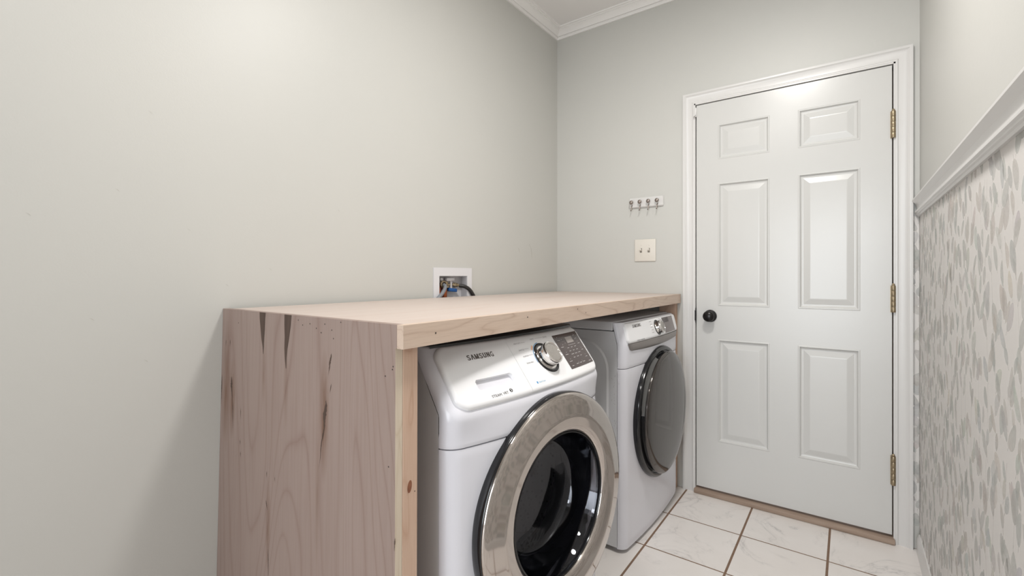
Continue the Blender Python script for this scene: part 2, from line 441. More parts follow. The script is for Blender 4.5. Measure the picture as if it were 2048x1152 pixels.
# wallpaper: ground sheet and printed leaves in one mesh per wall
def leaf_shape(L, wd, bend, tip):
    up = []; n = 12
    for i in range(n + 1):
        q = .5 - .5 * math.cos(PI * i / n); e = math.sqrt(max(0, 1 - (2 * q ** tip - 1) ** 2)); r_ = .75 * e + .25 * math.sin(PI * q ** tip)
        up.append((q * L, r_ * wd / 2, bend * math.sin(PI * q) * L))
    return [(x, y + b) for x, y, b in up] + [(x, -y + b) for x, y, b in up[-2:0:-1]]
TINTS = [(184, 193, 189), (194, 200, 195), (173, 184, 181), (203, 205, 200), (201, 192, 184), (208, 199, 190), (189, 186, 183), (168, 175, 174), (180, 189, 184), (210, 203, 196), (196, 194, 193)]
def wallpaper(name, parent, to3, u0, u1, v0, v1, pitch, seed):
    rnd = random.Random(seed)
    bm = bmesh.new(); cl = bm.loops.layers.float_color.new('tint')
    f = bm.faces.new([bm.verts.new(to3(u, v_, 0)) for u, v_ in ((u0, v0), (u1, v0), (u1, v1), (u0, v1))]); f.material_index = 0
    lay = [0]
    def poly(pts, tint, tint2=None, root=None, L=1):
        pts = [p for p in pts]
        if any(p[0] < u0 or p[0] > u1 or p[1] < v0 or p[1] > v1 for p in pts):
            pts = [(min(max(p[0], u0), u1), min(max(p[1], v0), v1)) for p in pts]
            q = []
            for p in pts:
                if not q or (abs(p[0] - q[-1][0]) + abs(p[1] - q[-1][1])) > 1e-6: q.append(p)
            pts = q
            ar = sum(pts[i][0] * pts[i - 1][1] - pts[i - 1][0] * pts[i][1] for i in range(len(pts)))
            if len(pts) < 3 or abs(ar) < 1e-5: return
        lay[0] = (lay[0] + 1) % 40
        f = bm.faces.new([bm.verts.new(to3(a, b, .00004 + lay[0] * .000003)) for a, b in pts]); f.material_index = 1
        for lp, p in zip(f.loops, pts):
            if tint2 is None: lp[cl] = srgb(*tint)
            else:
                w_ = min(1, math.hypot(p[0] - root[0], p[1] - root[1]) / L); lp[cl] = srgb(*[a_ + (b_ - a_) * w_ for a_, b_ in zip(tint, tint2)])
    for layer, pt in ((0, pitch * .8), (1, pitch * 1.15)):
     u = u0 - .03
     while u < u1 + .03:
         v_ = v0 - rnd.uniform(0, .25); uu = u; ph = rnd.uniform(0, 6); amp = rnd.uniform(.008, .026); per = rnd.uniform(.45, .9)
         path = []
         while v_ < v1 + .05:
             path.append((uu + amp * math.sin(2 * PI * v_ / per + ph), v_)); v_ += .012
         sw = .0006
         stint = rnd.choice([(190, 187, 184), (198, 198, 195), (178, 176, 174), (202, 196, 190)])
         for i in range(0, len(path) - 6, 6):
             seg = path[i:i + 7]
             if layer == 0 or rnd.random() < .22 or seg[0][1] < v0 or seg[-1][1] > v1: continue
             poly([(a - sw, b) for a, b in seg] + [(a + sw, b) for a, b in seg[::-1]], stint)
         side = 1; k = rnd.randint(0, 4)
         while k < len(path):
             a, b = path[k]; side = -side
             L = rnd.uniform(.038, .072); wd = L * rnd.uniform(.38, .62)
             ang = PI / 2 - side * math.radians(rnd.uniform(8, 42))
             if rnd.random() < .25: ang = -PI / 2 + side * math.radians(rnd.uniform(5, 25))
             tint = rnd.choice(TINTS); dk = rnd.uniform(8, 22) if layer else rnd.uniform(15, 28); tint = tuple(c + dk for c in tint)
             pet = rnd.uniform(.004, .014); ca, sa = math.cos(ang), math.sin(ang)
             pts = [(a + ca * (x + pet) - sa * y, b + sa * (x + pet) + ca * y) for x, y in leaf_shape(L, wd, rnd.uniform(-.10, .10), rnd.uniform(.7, 1.15))]
             t2 = rnd.choice(TINTS) if rnd.random() < .45 else tuple(c + rnd.uniform(-6, 12) for c in tint)
             poly(pts, tint, t2, (a, b), L)
             pw = .0007; ex, ey = a + ca * (pet + .012), b + sa * (pet + .012)
             poly([(a - sa * pw, b + ca * pw), (a + sa * pw, b - ca * pw), (ex + sa * pw, ey - ca * pw), (ex - sa * pw, ey + ca * pw)], rnd.choice([(172, 170, 168), (188, 182, 175), (160, 160, 158)]))
             k += rnd.randint(3, 7) if layer else rnd.randint(5, 11)
         u += pt * rnd.uniform(.75, 1.25)
    return obj(name, bm, [M['paper'], M['leaf']], parent, recalc=False)
wallpaper('wallpaper', wall_right, lambda a, b, o: (XR - .0015 - o, a, b), YF, YB, .05, 1.41, .062, 3)
wallpaper('wallpaper', wall_back, lambda a, b, o: (a, YB - .0015 - o, b), OX1 + .05, XR - .002, .10, 1.41, .05, 5)

# ------------------------------------------------------------------ door, casing, threshold
inner0, inner1, innerz = DX0 - .009, DX1 + .009, DZ1 + .009
kp = [(0, 0), (0, .010), (.004, .013), (.009, .0135), (.013, .010), (.020, .0095), (.033, .011), (.041, .013), (.046, .016), (.050, .019), (.056, .020), (.060, .019), (.060, 0)]
bm = bmesh.new()
st = [[(inner0 - u, YB - d, 0) for u, d in kp], [(inner0 - u, YB - d, innerz + u) for u, d in kp],
      [(inner1 + u, YB - d, innerz + u) for u, d in kp], [(inner1 + u, YB - d, 0) for u, d in kp]]
sweep(bm, st)
struct(obj('trim_3', bm, M['trim'], smooth=25), 'white stepped casing around the door', 'door casing')
# jamb lining with a stop
bm = bmesh.new()
for x0, x1 in ((OX0, DX0 - .005), (DX1 + .005, OX1)): box(bm, x0, x1, YB - .012, YB + .12, 0, OZ1)
box(bm, OX0, OX1, YB - .012, YB + .12, DZ1 + .005, OZ1)
struct(obj('trim_4', bm, M['trim']), 'white door jamb', 'door jamb')
bm = bmesh.new()
box(bm, DX0 - .005, DX0 + .012, YB + .032, YB + .06, .03, DZ1 + .005); box(bm, DX1 - .012, DX1 + .005, YB + .032, YB + .06, .03, DZ1 + .005)
box(bm, DX0 - .005, DX1 + .005, YB + .032, YB + .06, DZ1 - .012, DZ1 + .005)
struct(obj('trim_5', bm, M['jamb']), 'dark door stop behind the leaf', 'door stop')
bm = bmesh.new(); box(bm, OX0 + .002, OX1 - .002, YB - .030, YB + .12, 0, .024, bev=.005)
struct(obj('trim_6', bm, M['threshold'], smooth=40), 'worn brown wooden threshold under the door', 'threshold')

# the door leaf: a grid with six moulded panels
DY = YB - .008          # face of the leaf
PX = ((-.551, -.313), (-.195, .043)); PZ = ((.289, .826), (.999, 1.640), (1.763, 1.946))
def pdepth(d):           # depth of the face as a function of the distance inside a panel's edge
    K = [(0, 0), (.004, -.0015), (.007, -.0015), (.012, .007), (.017, .0085), (.022, .0085), (.046, .0025), (.05, .002)]
    if d <= 0: return 0
    for (a, va), (b, vb) in zip(K, K[1:]):
        if d <= b: return va + (vb - va) * (d - a) / (b - a)
    return K[-1][1]
offs = [0, .004, .007, .012, .017, .022, .046, .05]
xs = {DX0, DX1}; zs = {DZ0, DZ1}
for a, b in PX: xs |= {a + o for o in offs} | {b - o for o in offs}
for a, b in PZ: zs |= {a + o for o in offs} | {b - o for o in offs}
xs = sorted(xs); zs = sorted(zs)
def pd(x, z):
    for a, b in PX:
        for c, d in PZ:
            m = min(x - a, b - x, z - c, d - z)
            if m > 0: return pdepth(m)
    return 0
bm = bmesh.new()
G = [[bm.verts.new((x, DY + pd(x, z), z)) for z in zs] for x in xs]
for i in range(len(xs) - 1):
    for j in range(len(zs) - 1):
        v4 = (G[i][j], G[i + 1][j], G[i + 1][j + 1], G[i][j + 1])
        # split the mitre cells on the diagonal that follows the mitre
        h = [abs(v.co.y - DY) for v in v4]
        if abs(h[0] - h[2]) < 1e-7 and abs(h[1] - h[3]) > 1e-7: bm.faces.new((v4[0], v4[1], v4[3])); bm.faces.new((v4[1], v4[2], v4[3])) if False else bm.faces.new((v4[1], v4[2], v4[3]))
        elif abs(h[1] - h[3]) < 1e-7 and abs(h[0] - h[2]) > 1e-7: bm.faces.new((v4[0], v4[1], v4[2])); bm.faces.new((v4[0], v4[2], v4[3]))
        else: bm.faces.new(v4)
bnd = [e for e in bm.edges if e.is_boundary]
r = bmesh.ops.extrude_edge_only(bm, edges=bnd)
for v in r['geom']:
    if isinstance(v, bmesh.types.BMVert): v.co.y = DY + .035
box(bm, DX0 + .001, DX1 - .001, DY + .0335, DY + .035, DZ0 + .001, DZ1 - .001)
door = struct(obj('door_1', bm, M['doorpaint']), 'white six panel door with black knob and brass hinges', 'door')
# knob
bm = bmesh.new()
lathe(bm, [(.0, 0), (.0315, 0), (.0325, .003), (.031, .006), (.022, .009), (.012, .012), (.0105, .022), (.013, .027), (.022, .030), (.027, .036), (.0285, .043), (.0265, .050), (.020, .056), (.010, .0595), (0, .060)], (-.588, DY, .945), (0, -1, 0), 40)
o = obj('door_knob', bm, M['iron'], door, 45); o['label'] = 'black round door knob'
bm = bmesh.new(); box(bm, DX0 - .0052, DX0 - .0005, DY - .007, DY + .02, .905, .985, .002); tube(bm, [(DX0 - .003, DY - .006, .918), (DX0 - .003, DY - .006, .972)], .0045, 10)
o = obj('strike_plate', bm, M['iron'], door, 40); o['label'] = 'black latch plate at the door edge'
for z0, z1 in ((1.750, 1.866), (.998, 1.114), (.254, .380)):
    bm = bmesh.new(); nk = 5; hh = (z1 - z0) / nk
    for k in range(nk): lathe(bm, [(0, 0), (.0078, .0004), (.0085, .002), (.0085, hh - .002), (.0078, hh - .0005), (0, hh)], (DX1 + .004, DY - .008, z0 + k * hh), (0, 0, 1), 18)
    lathe(bm, [(0, 0), (.005, 0), (.006, .004), (.003, .009), (0, .010)], (DX1 + .004, DY - .008, z1), (0, 0, 1), 14)
    box(bm, DX1 - .006, DX1 + .014, DY - .0014, DY + .001, z0, z1)
    o = obj('hinge', bm, M['brass'], door, 40); o['label'] = 'aged brass hinge'
# small white catch on the casing at the door's top corner
t_ = thing('door_latch_bracket', 'small white bracket at the upper corner of the door casing, above the hook rail side', 'bracket', (inner0 + .004, YB - .012, 2.02))
boxobj('plate', M['trim'], t_, -.009, .007, -.008, .006, -.015, .034, bev=.002)
bm = bmesh.new(); tube(bm, [(0, -.006, -.008), (0, -.022, -.010)], .005, 12); obj('pin', bm, M['trim'], t_, 40)

# ------------------------------------------------------------------ hook rail and switch
t_ = thing('hook_rail', 'small white wooden rail with four nickel hooks on the wall above the light switch', 'hook rail', (-.9355, YB, 1.5765))
bm = bmesh.new(); box(bm, -.1, .1, -.012, 0, -.029, .029, .0055, 1)
obj('board', bm, M['trim'], t_, 20)
for k in range(4):
    xk = -.0795 + k * .0495
    bm = bmesh.new()
    tube(bm, spline([(xk, -.012, -.012), (xk, -.022, -.024), (xk, -.026, -.040), (xk, -.030, -.046), (xk, -.036, -.044)], 5), .0026, 8)
    tube(bm, [(xk, -.010, .003), (xk, -.026, .003)], .0035, 10)
    h = obj('hook', bm, M['nickel'], t_, 60)
    bm = bmesh.new(); lathe(bm, [(0, 0), (.006, .0), (.0105, .003), (.0115, .006), (.0095, .010), (.005, .012), (0, .0125)], (xk, -.022, .003), (0, -1, 0), 18)
    obj('knob', bm, M['nickel'], h, 60)

t_ = thing('light_switch', 'ivory double toggle light switch plate on the wall below the hook rail', 'light switch', (-.9415, YB, 1.302))
bm = bmesh.new(); box(bm, -.062, .062, -.0065, 0, -.064, .064, .004, 3); obj('plate', bm, M['ivory'], t_, 30)
for sx in (-.023, .023):
    boxobj('slot', M['slot'], t_, sx - .006, sx + .006, -.0069, -.005, -.0125, .0125)
    bm = bmesh.new(); vs = box(bm, sx - .0045, sx + .0045, -.019, -.005, -.006, .005, .001)
    for v in bm.verts:
        if v.co.y < -.012: v.co.z += .006
    obj('toggle', bm, M['ivory'], t_, 30)
    for sz in (-.030, .030):
        bm = bmesh.new(); lathe(bm, [(0, .0016), (.0022, .0014), (.0032, 0), (.0032, -.002)], (sx, -.0062, sz), (0, -1, 0), 14); obj('screw', bm, M['ivory'], t_, 40)

# ------------------------------------------------------------------ valve box in the left wall
t_ = thing('washer_valve_box', 'white recessed plumbing box with copper pipe and valves in the left wall', 'plumbing box', (XL, 1.6155, VZ0))
BX = lambda y: y - 1.6155
BZ = lambda z: z - VZ0
OPY0, OPY1 = 1.519, 1.712
bm = bmesh.new()
y0, y1, z0, z1 = BX(1.484), BX(1.745), BZ(.95), BZ(1.194)
iy0, iy1, iz0, iz1 = BX(OPY0), BX(OPY1), .002, BZ(VZ1)
box(bm, .0005, .006, y0, iy0, z0, z1); box(bm, .0005, .006, iy1, y1, z0, z1)
box(bm, .0005, .006, iy0, iy1, iz1, z1); box(bm, .0005, .006, iy0, iy1, z0, iz0)
bmesh.ops.remove_doubles(bm, verts=bm.verts[:], dist=1e-5)
obj('flange', bm, M['boxwhite'], t_)
bm = bmesh.new(); dp = -.052
A = [bm.verts.new((.001, a, b)) for a, b in ((iy0, iz0), (iy1, iz0), (iy1, iz1), (iy0, iz1))]
B = [bm.verts.new((dp, a, b)) for a, b in ((iy0 + .004, iz0 + .006), (BX(VY1) - .002, iz0 + .006), (BX(VY1) - .002, iz1 - .002), (iy0 + .004, iz1 - .002))]
for i in range(4): bm.faces.new((A[i], B[i], B[(i + 1) % 4], A[(i + 1) % 4]))
bm.faces.new(B[::-1])
obj('recess', bm, M['boxwhite'], t_)
for yy, xx in ((1.552, -.036), (1.583, -.026)):
    bm = bmesh.new(); tube(bm, [(xx, BX(yy), .008), (xx, BX(yy), BZ(1.108))], .0135, 16); obj('copper_pipe', bm, M['copper'], t_, 40)
# hot valve
bm = bmesh.new(); lathe(bm, [(0, 0), (.0135, 0), (.0135, .008), (.010, .012), (.010, .020), (0, .020)], (-.032, BX(1.565), BZ(1.102)), (0, 0, 1), 20)
lathe(bm, [(.011, 0), (.0165, 0), (.0175, .003), (.0175, .010), (.0165, .012), (.012, .013), (.012, .0), (.011, 0)], (-.020, BX(1.566), BZ(1.117)), (1, -.25, -.1), 24)
hv = obj('valve', bm, M['brass'], t_, 40)
boxobj('cap', M['valvebody'], hv, -.046, -.026, BX(1.558), BX(1.580), BZ(1.131), BZ(1.147), bev=.003)
# cold valve
bm = bmesh.new(); lathe(bm, [(0, 0), (.0135, 0), (.0135, .008), (.009, .012), (.009, .028), (0, .028)], (-.028, BX(1.598), BZ(1.100)), (0, 0, 1), 20)
tube(bm, [(-.030, BX(1.60), BZ(1.113)), (-.026, BX(1.645), BZ(1.112))], .0065, 12)
lathe(bm, [(0, 0), (.010, 0), (.011, .003), (.010, .006), (.012, .008), (.012, .017), (.008, .019), (.008, .022), (.010, .023), (.010, .028), (.0065, .030), (.0065, .048), (0, .048)], (-.027, BX(1.639), BZ(1.112)), (.30, 1, -.06), 20)
cv_ = obj('valve', bm, M['brass'], t_, 40)
boxobj('cap', M['valvebody'], cv_, -.040, -.012, BX(1.587), BX(1.642), BZ(1.130), BZ(1.147), bev=.004)
bm = bmesh.new(); tube(bm, [(-.026, BX(1.628), BZ(1.130)), (-.026, BX(1.628), BZ(1.095))], .007, 14); obj('stem', bm, M['valvebody'], cv_, 40)
bm = bmesh.new(); box(bm, -.034, -.016, BX(1.606), BX(1.664), BZ(1.082), BZ(1.099), .004)
for v in bm.verts: v.co.z -= (v.co.y - BX(1.606)) * .10
obj('handle', bm, M['bluehandle'], cv_, 40)

bm = bmesh.new(); tube(bm, spline([(XL - .013, 1.567, 1.113), (XL - .004, 1.566, 1.108), (XL + .007, 1.553, 1.095), (XL + .0135, 1.525, 1.070), (XL + .0135, 1.497, 1.046), (XL + .0135, 1.475, 1.005), (XL + .0135, 1.470, .9)], 8), .0088, 14)
tag(obj('hose', bm, M['greyhose'], smooth=60), 'grey water hose curving out of the plumbing box behind the counter', 'hose', None)
bm = bmesh.new(); tube(bm, spline([(XL - .016, 1.676, 1.108), (XL + .000, 1.694, 1.104), (XL + .010, 1.716, 1.092), (XL + .0135, 1.738, 1.070), (XL + .0135, 1.754, 1.035), (XL + .0135, 1.760, .9)], 8), .0092, 14)
tag(obj('hose', bm, M['blackhose'], smooth=60), 'black rubber water hose curving down from the brass coupling', 'hose', None)

# ------------------------------------------------------------------ plywood counter over the machines
CT, CBm = 1.057, 1.009
PYO, PYI = .613, .631
FX0, FX1 = -.713, -.738          # front edge near / far (the counter is a little out of square)
CYB = YB - .020
ct = thing('laundry_counter', 'raw maple plywood counter with side panel built over the washing machine and dryer', 'counter', (0, 0, 0))
def fxat(y): return FX0 + (FX1 - FX0) * (y - PYO) / (CYB - PYO)
# top sheet
bm = bmesh.new()
prism(bm, [(XL + .026, PYI), (fxat(PYI) - .019, PYI), (fxat(YB - .002) - .019, YB - .002), (XL + .026, YB - .002)], 2, CT - .018, CT)
obj('countertop', bm, M['maple_top'], ct)
# fascia board
bm = bmesh.new()
prism(bm, [(fxat(PYO) - .0185, PYO), (fxat(PYO), PYO), (fxat(CYB), CYB), (fxat(CYB) - .0185, CYB)], 2, CBm, CT)
for yy, zz in ((.703, 1.033), (1.06, 1.041), (1.36, 1.046), (1.42, 1.03)):
    n = 8; vs = [bm.verts.new((fxat(yy) + .0003, yy + .0022 * math.cos(2 * PI * k / n), zz + .0022 * math.sin(2 * PI * k / n))) for k in range(n)]
    bm.faces.new(vs).material_index = 1
obj('fascia', bm, [M['maple_fascia'], M['nail']], ct)
# side panel with mineral streaks (printed in the veneer) - leans out a little at its foot
PXF = -.736
bm = bmesh.new()
box(bm, XL + .001, PXF, PYO, PYI, 0, CT)
box(bm, PXF, fxat(PYO) - .0187, PYO, PYI, CBm, CT)
bmesh.ops.subdivide_edges(bm, edges=bm.edges[:], cuts=23, use_grid_fill=True)
def lean(x, z): return -(CT - z) * (.018 * (PXF - x) / (PXF - XL) + .004)
def streak(pts, mi, off=.0003):
    L = [bm.verts.new((x - wd, PYO - off, z)) for x, z, wd in pts]; R = [bm.verts.new((x + wd, PYO - off, z)) for x, z, wd in pts]
    for i in range(len(pts) - 1):
        f = bm.faces.new((L[i], R[i], R[i + 1], L[i + 1])); f.material_index = mi
rng_s = random.Random(21)
def spindle(x0, z0, x1, z1, wd, peak=.35, n=22, wob=.0, mi=2, tail=False, off=.0003):
    pts = []
    for i in range(n + 1):
        q = i / n; k = (q / peak) ** .8 if q < peak else ((1 - q) / (1 - peak)) ** 1.3
        pts.append((x0 + (x1 - x0) * q + wob * math.sin(q * 11) + rng_s.uniform(-.12, .12) * wd, z0 + (z1 - z0) * q, wd * max(k, .02) * rng_s.uniform(.62, 1.15)))
    streak(pts, mi, off)
streak([(-1.2805, 1.0565, .0168), (-1.281, 1.04, .0150), (-1.2785, 1.01, .0115), (-1.2775, .985, .0075), (-1.2745, .965, .0035), (-1.2735, .945, .0008)], 2)
streak([(-1.1495, 1.0565, .0172), (-1.151, 1.03, .0155), (-1.153, 1.0, .0110), (-1.1575, .970, .0075), (-1.158, .945, .0042), (-1.1555, .92, .0012)], 2)
spindle(-.958, .978, -.970, .925, .0042, .3, wob=.0008)
spindle(-.978, .868, -.988, .775, .0072, .3, wob=.0015)
spindle(-.988, .800, -1.005, .700, .0022, .2, wob=.001)
spindle(-.957, .908, -.963, .885, .0018)
spindle(-1.459, .862, -1.449, .782, .0058, .3, wob=.0012)
spindle(-1.446, .79, -1.441, .700, .0018, .2)
spindle(-1.5195, .862, -1.5200, .765, .0026, .4)
spindle(-1.498, .966, -1.499, .945, .0016); spindle(-1.471, .968, -1.471, .946, .0018)
for a in ((-1.396, .78, -1.396, .745, .0012), (-1.393, .658, -1.391, .640, .0016), (-1.247, .562, -1.237, .536, .0022), (-1.232, .44, -1.228, .36, .0016), (-1.245, .638, -1.245, .62, .0012), (-1.203, .634, -1.203, .62, .001), (-1.397, .69, -1.396, .676, .0016), (-.735, .63, -.738, .60, .0022)):
    spindle(*a)
for xx, zz in ((-.957, 1.031), (-1.048, 1.040), (-.922, 1.051), (-1.02, 1.031), (-.985, 1.043), (-1.10, 1.046), (-1.00, 1.022), (-.743, .972), (-.745, .966), (-.767, .950), (-.756, .767), (-1.08, 1.035), (-.95, 1.012), (-.762, .54), (-1.42, 1.02)):
    n = 7; f = bm.faces.new([bm.verts.new((xx + .0017 * math.cos(2 * PI * k / n), PYO - .0004, zz + .0017 * math.sin(2 * PI * k / n))) for k in range(n)]); f.material_index = 4
bm.faces.ensure_lookup_table()
for f in bm.faces:
    c = f.calc_center_median()
    if f.material_index == 0 and (c.x > PXF - .001 and len(f.verts) == 4 and abs(f.normal.x) > .5 if f.normal.length else False): f.material_index = 1
bm.normal_update()
for f in bm.faces:
    if f.material_index == 0 and f.normal.x > .9: f.material_index = 1
for v in bm.verts: v.co.y += lean(v.co.x, v.co.z)
obj('side_panel', bm, [M['maple_side'], M['ply_edge'], M['streak'], M['streakhalo'], M['nail']], ct, recalc=False)
# studs
bm = bmesh.new(); box(bm, PXF - .088, PXF + .0005, PYI + .0005, PYI + .0415, 0, CBm, .002)
n = 16
f = bm.faces.new([bm.verts.new((PXF + .0009, .6505 + .0060 * math.cos(2 * PI * k / n), .7185 + .0125 * math.sin(2 * PI * k / n) + .003 * math.cos(2 * PI * k / n))) for k in range(n)]); f.material_index = 1
f = bm.faces.new([bm.verts.new((PXF + .0009, .6645 + .0014 * math.cos(2 * PI * k / n), .704 + .0014 * math.sin(2 * PI * k / n))) for k in range(n)]); f.material_index = 2
for v in bm.verts: v.co.y += lean(PXF, v.co.z)
obj('stud', bm, [M['pine'], M['knot'], M['nail']], ct, recalc=False)
bm = bmesh.new(); box(bm, -.848, -.760, 2.551, YB - .001, 0, CBm + .03, .002); obj('stud', bm, M['pine'], ct)
bm = bmesh.new(); box(bm, XL + .026, -.85, 2.551, YB - .001, CBm - .02, CT - .0185, .002); obj('cleat', bm, M['pine'], ct)

# ------------------------------------------------------------------ appliances
class Machine:
    """front surface of a machine in its own frame: +x out of the front, y along the width, z up"""
    def __init__(s, k, k2, tx, tz, bz, hw=.343, r=.035):
        s.k, s.k2, s.tx, s.tz, s.bz, s.hw, s.r = k, k2, tx, tz, bz, hw, r
        s.len = math.hypot(tx, tz - bz); s.klow, s.xlow = k, 0.0
    def sag(s, y): return s.k * y * y
    def s_of(s, z):
        q = (z - s.bz) / (s.tz - s.bz); w_ = .09
        if q < -w_: return 0.0
        if q > w_: return q
        return (q + w_) ** 2 / (4 * w_)
    def fx(s, y, z):
        q = s.s_of(z); g = s.sag(y)
        u = min(max((s.bz + .008 - z) / .075, 0), 1); u = u * u * (3 - 2 * u)      # the lower front bows further out
        g = g + (s.klow - s.k) * y * y * u
        return -g * (1 - q) + (s.tx - s.k2 * g) * q + s.xlow * u
    def ys(s, n=36, m=8):
        h, r = s.hw, s.r; out = []
        for i in range(m + 1):
            ph = PI / 2 * (1 - i / m); out.append((-(h - r) - r * math.sin(ph), r * (1 - math.cos(ph))))
        for i in range(1, n): out.append((-(h - r) + 2 * (h - r) * i / n, 0.0))
        for i in range(m + 1):
            ph = PI / 2 * (i / m); out.append(((h - r) + r * math.sin(ph), r * (1 - math.cos(ph))))
        return out
    def xs(s, z):        # the side seam between the front plastics and the cabinet
        q = s.s_of(z); return s.xside - s.xslope * max(0, z - s.bz)
    def P(s, a, q, off=0.0):
        """point of the control panel: a along the width, q 0..1 up its slope, off along its normal"""
        g = s.sag(a)
        p = Vector((-g * (1 - q) + (s.tx - s.k2 * g) * q, a, s.bz + (s.tz - s.bz) * q))
        return p + s.N(a, q) * off
    def N(s, a, q):
        e = 1e-3; g = s.sag(a)
        f = lambda a_, q_: Vector((-s.sag(a_) * (1 - q_) + (s.tx - s.k2 * s.sag(a_)) * q_, a_, s.bz + (s.tz - s.bz) * q_))
        n_ = (f(a + e, q) - f(a - e, q)).cross(f(a, q + e) - f(a, q - e)).normalized()
        return n_ if n_.x > 0 else -n_
    def flat(s, bm, poly, off, mi=0, thick=0.0):
        vs = [bm.verts.new(s.P(a, q, off)) for a, q in poly]
        f = bm.faces.new(vs); f.material_index = mi
        if thick:
            lo = [bm.verts.new(s.P(a, q, off - thick)) for a, q in poly]
            for i in range(len(vs)):
                g = bm.faces.new((vs[i], lo[i], lo[(i + 1) % len(vs)], vs[(i + 1) % len(vs)])); g.material_index = mi
    def plate(s, name, mat, parent, a0, a1, q0, q1, off, n=14):
        bm = bmesh.new(); r_ = .003
        G = [[bm.verts.new(s.P(a0 + (a1 - a0) * i / n, q0 + (q1 - q0) * j / n, off)) for i in range(n + 1)] for j in range(n + 1)]
        for j in range(n):
            for i in range(n): bm.faces.new((G[j][i], G[j][i + 1], G[j + 1][i + 1], G[j + 1][i]))
        rr = bmesh.ops.extrude_edge_only(bm, edges=[e for e in bm.edges if e.is_boundary])
        for v in rr['geom']:
            if isinstance(v, bmesh.types.BMVert): v.co -= s.N(v.co.y, .5) * .002
        return obj(name, bm, mat, parent, 40)
    def text(s, bm, string, a, q, height, off, width=None, bold=0.0, mi=0, rot=0.0):
        vs, fs = text2d(string, bold); w0 = max(v[0] for v in vs)
        sx = (width / w0) if width else height
        out = []
        for x, y in vs:
            xx, yy = x * sx, y * height
            if rot: xx, yy = xx * math.cos(rot) - yy * math.sin(rot), xx * math.sin(rot) + yy * math.cos(rot)
            out.append(bm.verts.new(s.P(a + xx, q + yy / s.len, off)))
        for f in fs:
            try: bm.faces.new([out[i] for i in f]).material_index = mi
            except ValueError: pass
    def brand(s, bm, a, q, height, width, off):
        """condensed bold capitals drawn from straight strokes; S and G come from the font"""
        t_ = .20; wid = .60
        def bar(x0, y0, x1, y1): return [(x0 - t_ / 2, y0), (x0 + t_ / 2, y0), (x1 + t_ / 2, y1), (x1 - t_ / 2, y1)]
        l, r = t_ / 2, wid - t_ / 2; m = wid / 2
        G_ = {'A': [bar(l - .04, 0, m, 1), bar(r + .04, 0, m, 1)],
              'M': [bar(l - .02, 0, l - .02, 1), bar(r + .10, 0, r + .10, 1), bar(l, 1, m + .04, .02), bar(r + .08, 1, m + .04, .02)],
              'N': [bar(l, 0, l, 1), bar(r, 0, r, 1), bar(l, 1, r, 0)],
              'U': [bar(l, .12, l, 1), bar(r, .12, r, 1), [(l - t_ / 2, .14), (l + .03, 0), (r - .03, 0), (r + t_ / 2, .14), (r - t_ / 2, .2), (l + t_ / 2, .2)]]}
        tot = 7 * wid + 6 * .13 + .08; k = width / tot; x = 0
        for ch in 'SAMSUNG':
            polys = []
            if ch in G_: polys = G_[ch]
            else:
                vs, fs = text2d(ch, .022); w0 = max(v[0] for v in vs)
                polys = [[(vs[i][0] / w0 * wid, vs[i][1]) for i in f] for f in fs]
            for p in polys: s.flat(bm, [(a + (x + px) * k, q + py * height / s.len) for px, py in p], off)
            x += wid + .13 + (.08 if ch == 'M' else 0)
    def rrect(s, a0, a1, q0, q1, r, n=6):
        rq = r / s.len; pts = []
        for (ca, cq, st_) in ((a1 - r, q0 + rq, -PI / 2), (a1 - r, q1 - rq, 0), (a0 + r, q1 - rq, PI / 2), (a0 + r, q0 + rq, PI)):
            for i in range(n + 1):
                th = st_ + PI / 2 * i / n; pts.append((ca + r * math.cos(th), cq + rq * math.sin(th)))
        return pts
    def front_panel(s, name, mat, parent, z0, z1, nz, hole=None):
        ys = s.ys(); bm = bmesh.new(); zz = [z0 + (z1 - z0) * j / nz for j in range(nz + 1)]
        ed = .002
        G = []
        for j, z in enumerate(zz):
            e = ed if j in (0, nz) else 0
            row = [bm.verts.new((s.fx(y, z) - d - e, y, z)) for y, d in ys]
            row = [bm.verts.new((s.xs(z), -s.hw, z))] + row + [bm.verts.new((s.xs(z), s.hw, z))]
            G.append(row)
        for j in range(nz):
            for i in range(len(G[0]) - 1):
                q4 = (G[j][i], G[j][i + 1], G[j + 1][i + 1], G[j + 1][i])
                if hole:
                    cy, cz, R = hole
                    c = sum((v.co for v in q4), Vector()) / 4
                    if math.hypot(c.y - cy, c.z - cz) < R: continue
                bm.faces.new(q4)
        # returns at the top and bottom edge
        for row in (G[0], G[-1]):
            bk = [bm.verts.new((min(s.xs(row[0].co.z), v.co.x - .02), v.co.y, v.co.z)) for v in row]
            for i in range(len(row) - 1): bm.faces.new((row[i], bk[i], bk[i + 1], row[i + 1]))
        return obj(name, bm, mat, parent, 50)
    def slab(s, name, mat, parent, a0, a1, q0, q1, r, H, full=None, cut=None, na=90, nq=60):
        """raised rounded plate on the control slope; full = rounded rectangle the height follows"""
        F = full or (a0, a1, q0, q1)
        def sdf(a, q):
            ca, cq = (F[0] + F[1]) / 2, (F[2] + F[3]) / 2
            dx_, dy_ = abs(a - ca) - (F[1] - F[0]) / 2 + r, abs(q - cq) * s.len - (F[3] - F[2]) / 2 * s.len + r
            return -(math.hypot(max(dx_, 0), max(dy_, 0)) + min(max(dx_, dy_), 0) - r)
        def lim(q):        # a-extent of the rounded rectangle at q
            dy_ = abs(q - (F[2] + F[3]) / 2) * s.len - (F[3] - F[2]) / 2 * s.len + r
            ins = r - math.sqrt(max(r * r - max(dy_, 0) ** 2, 0)) if dy_ > 0 else 0
            return max(a0, F[0] + ins), min(a1, F[1] - ins)
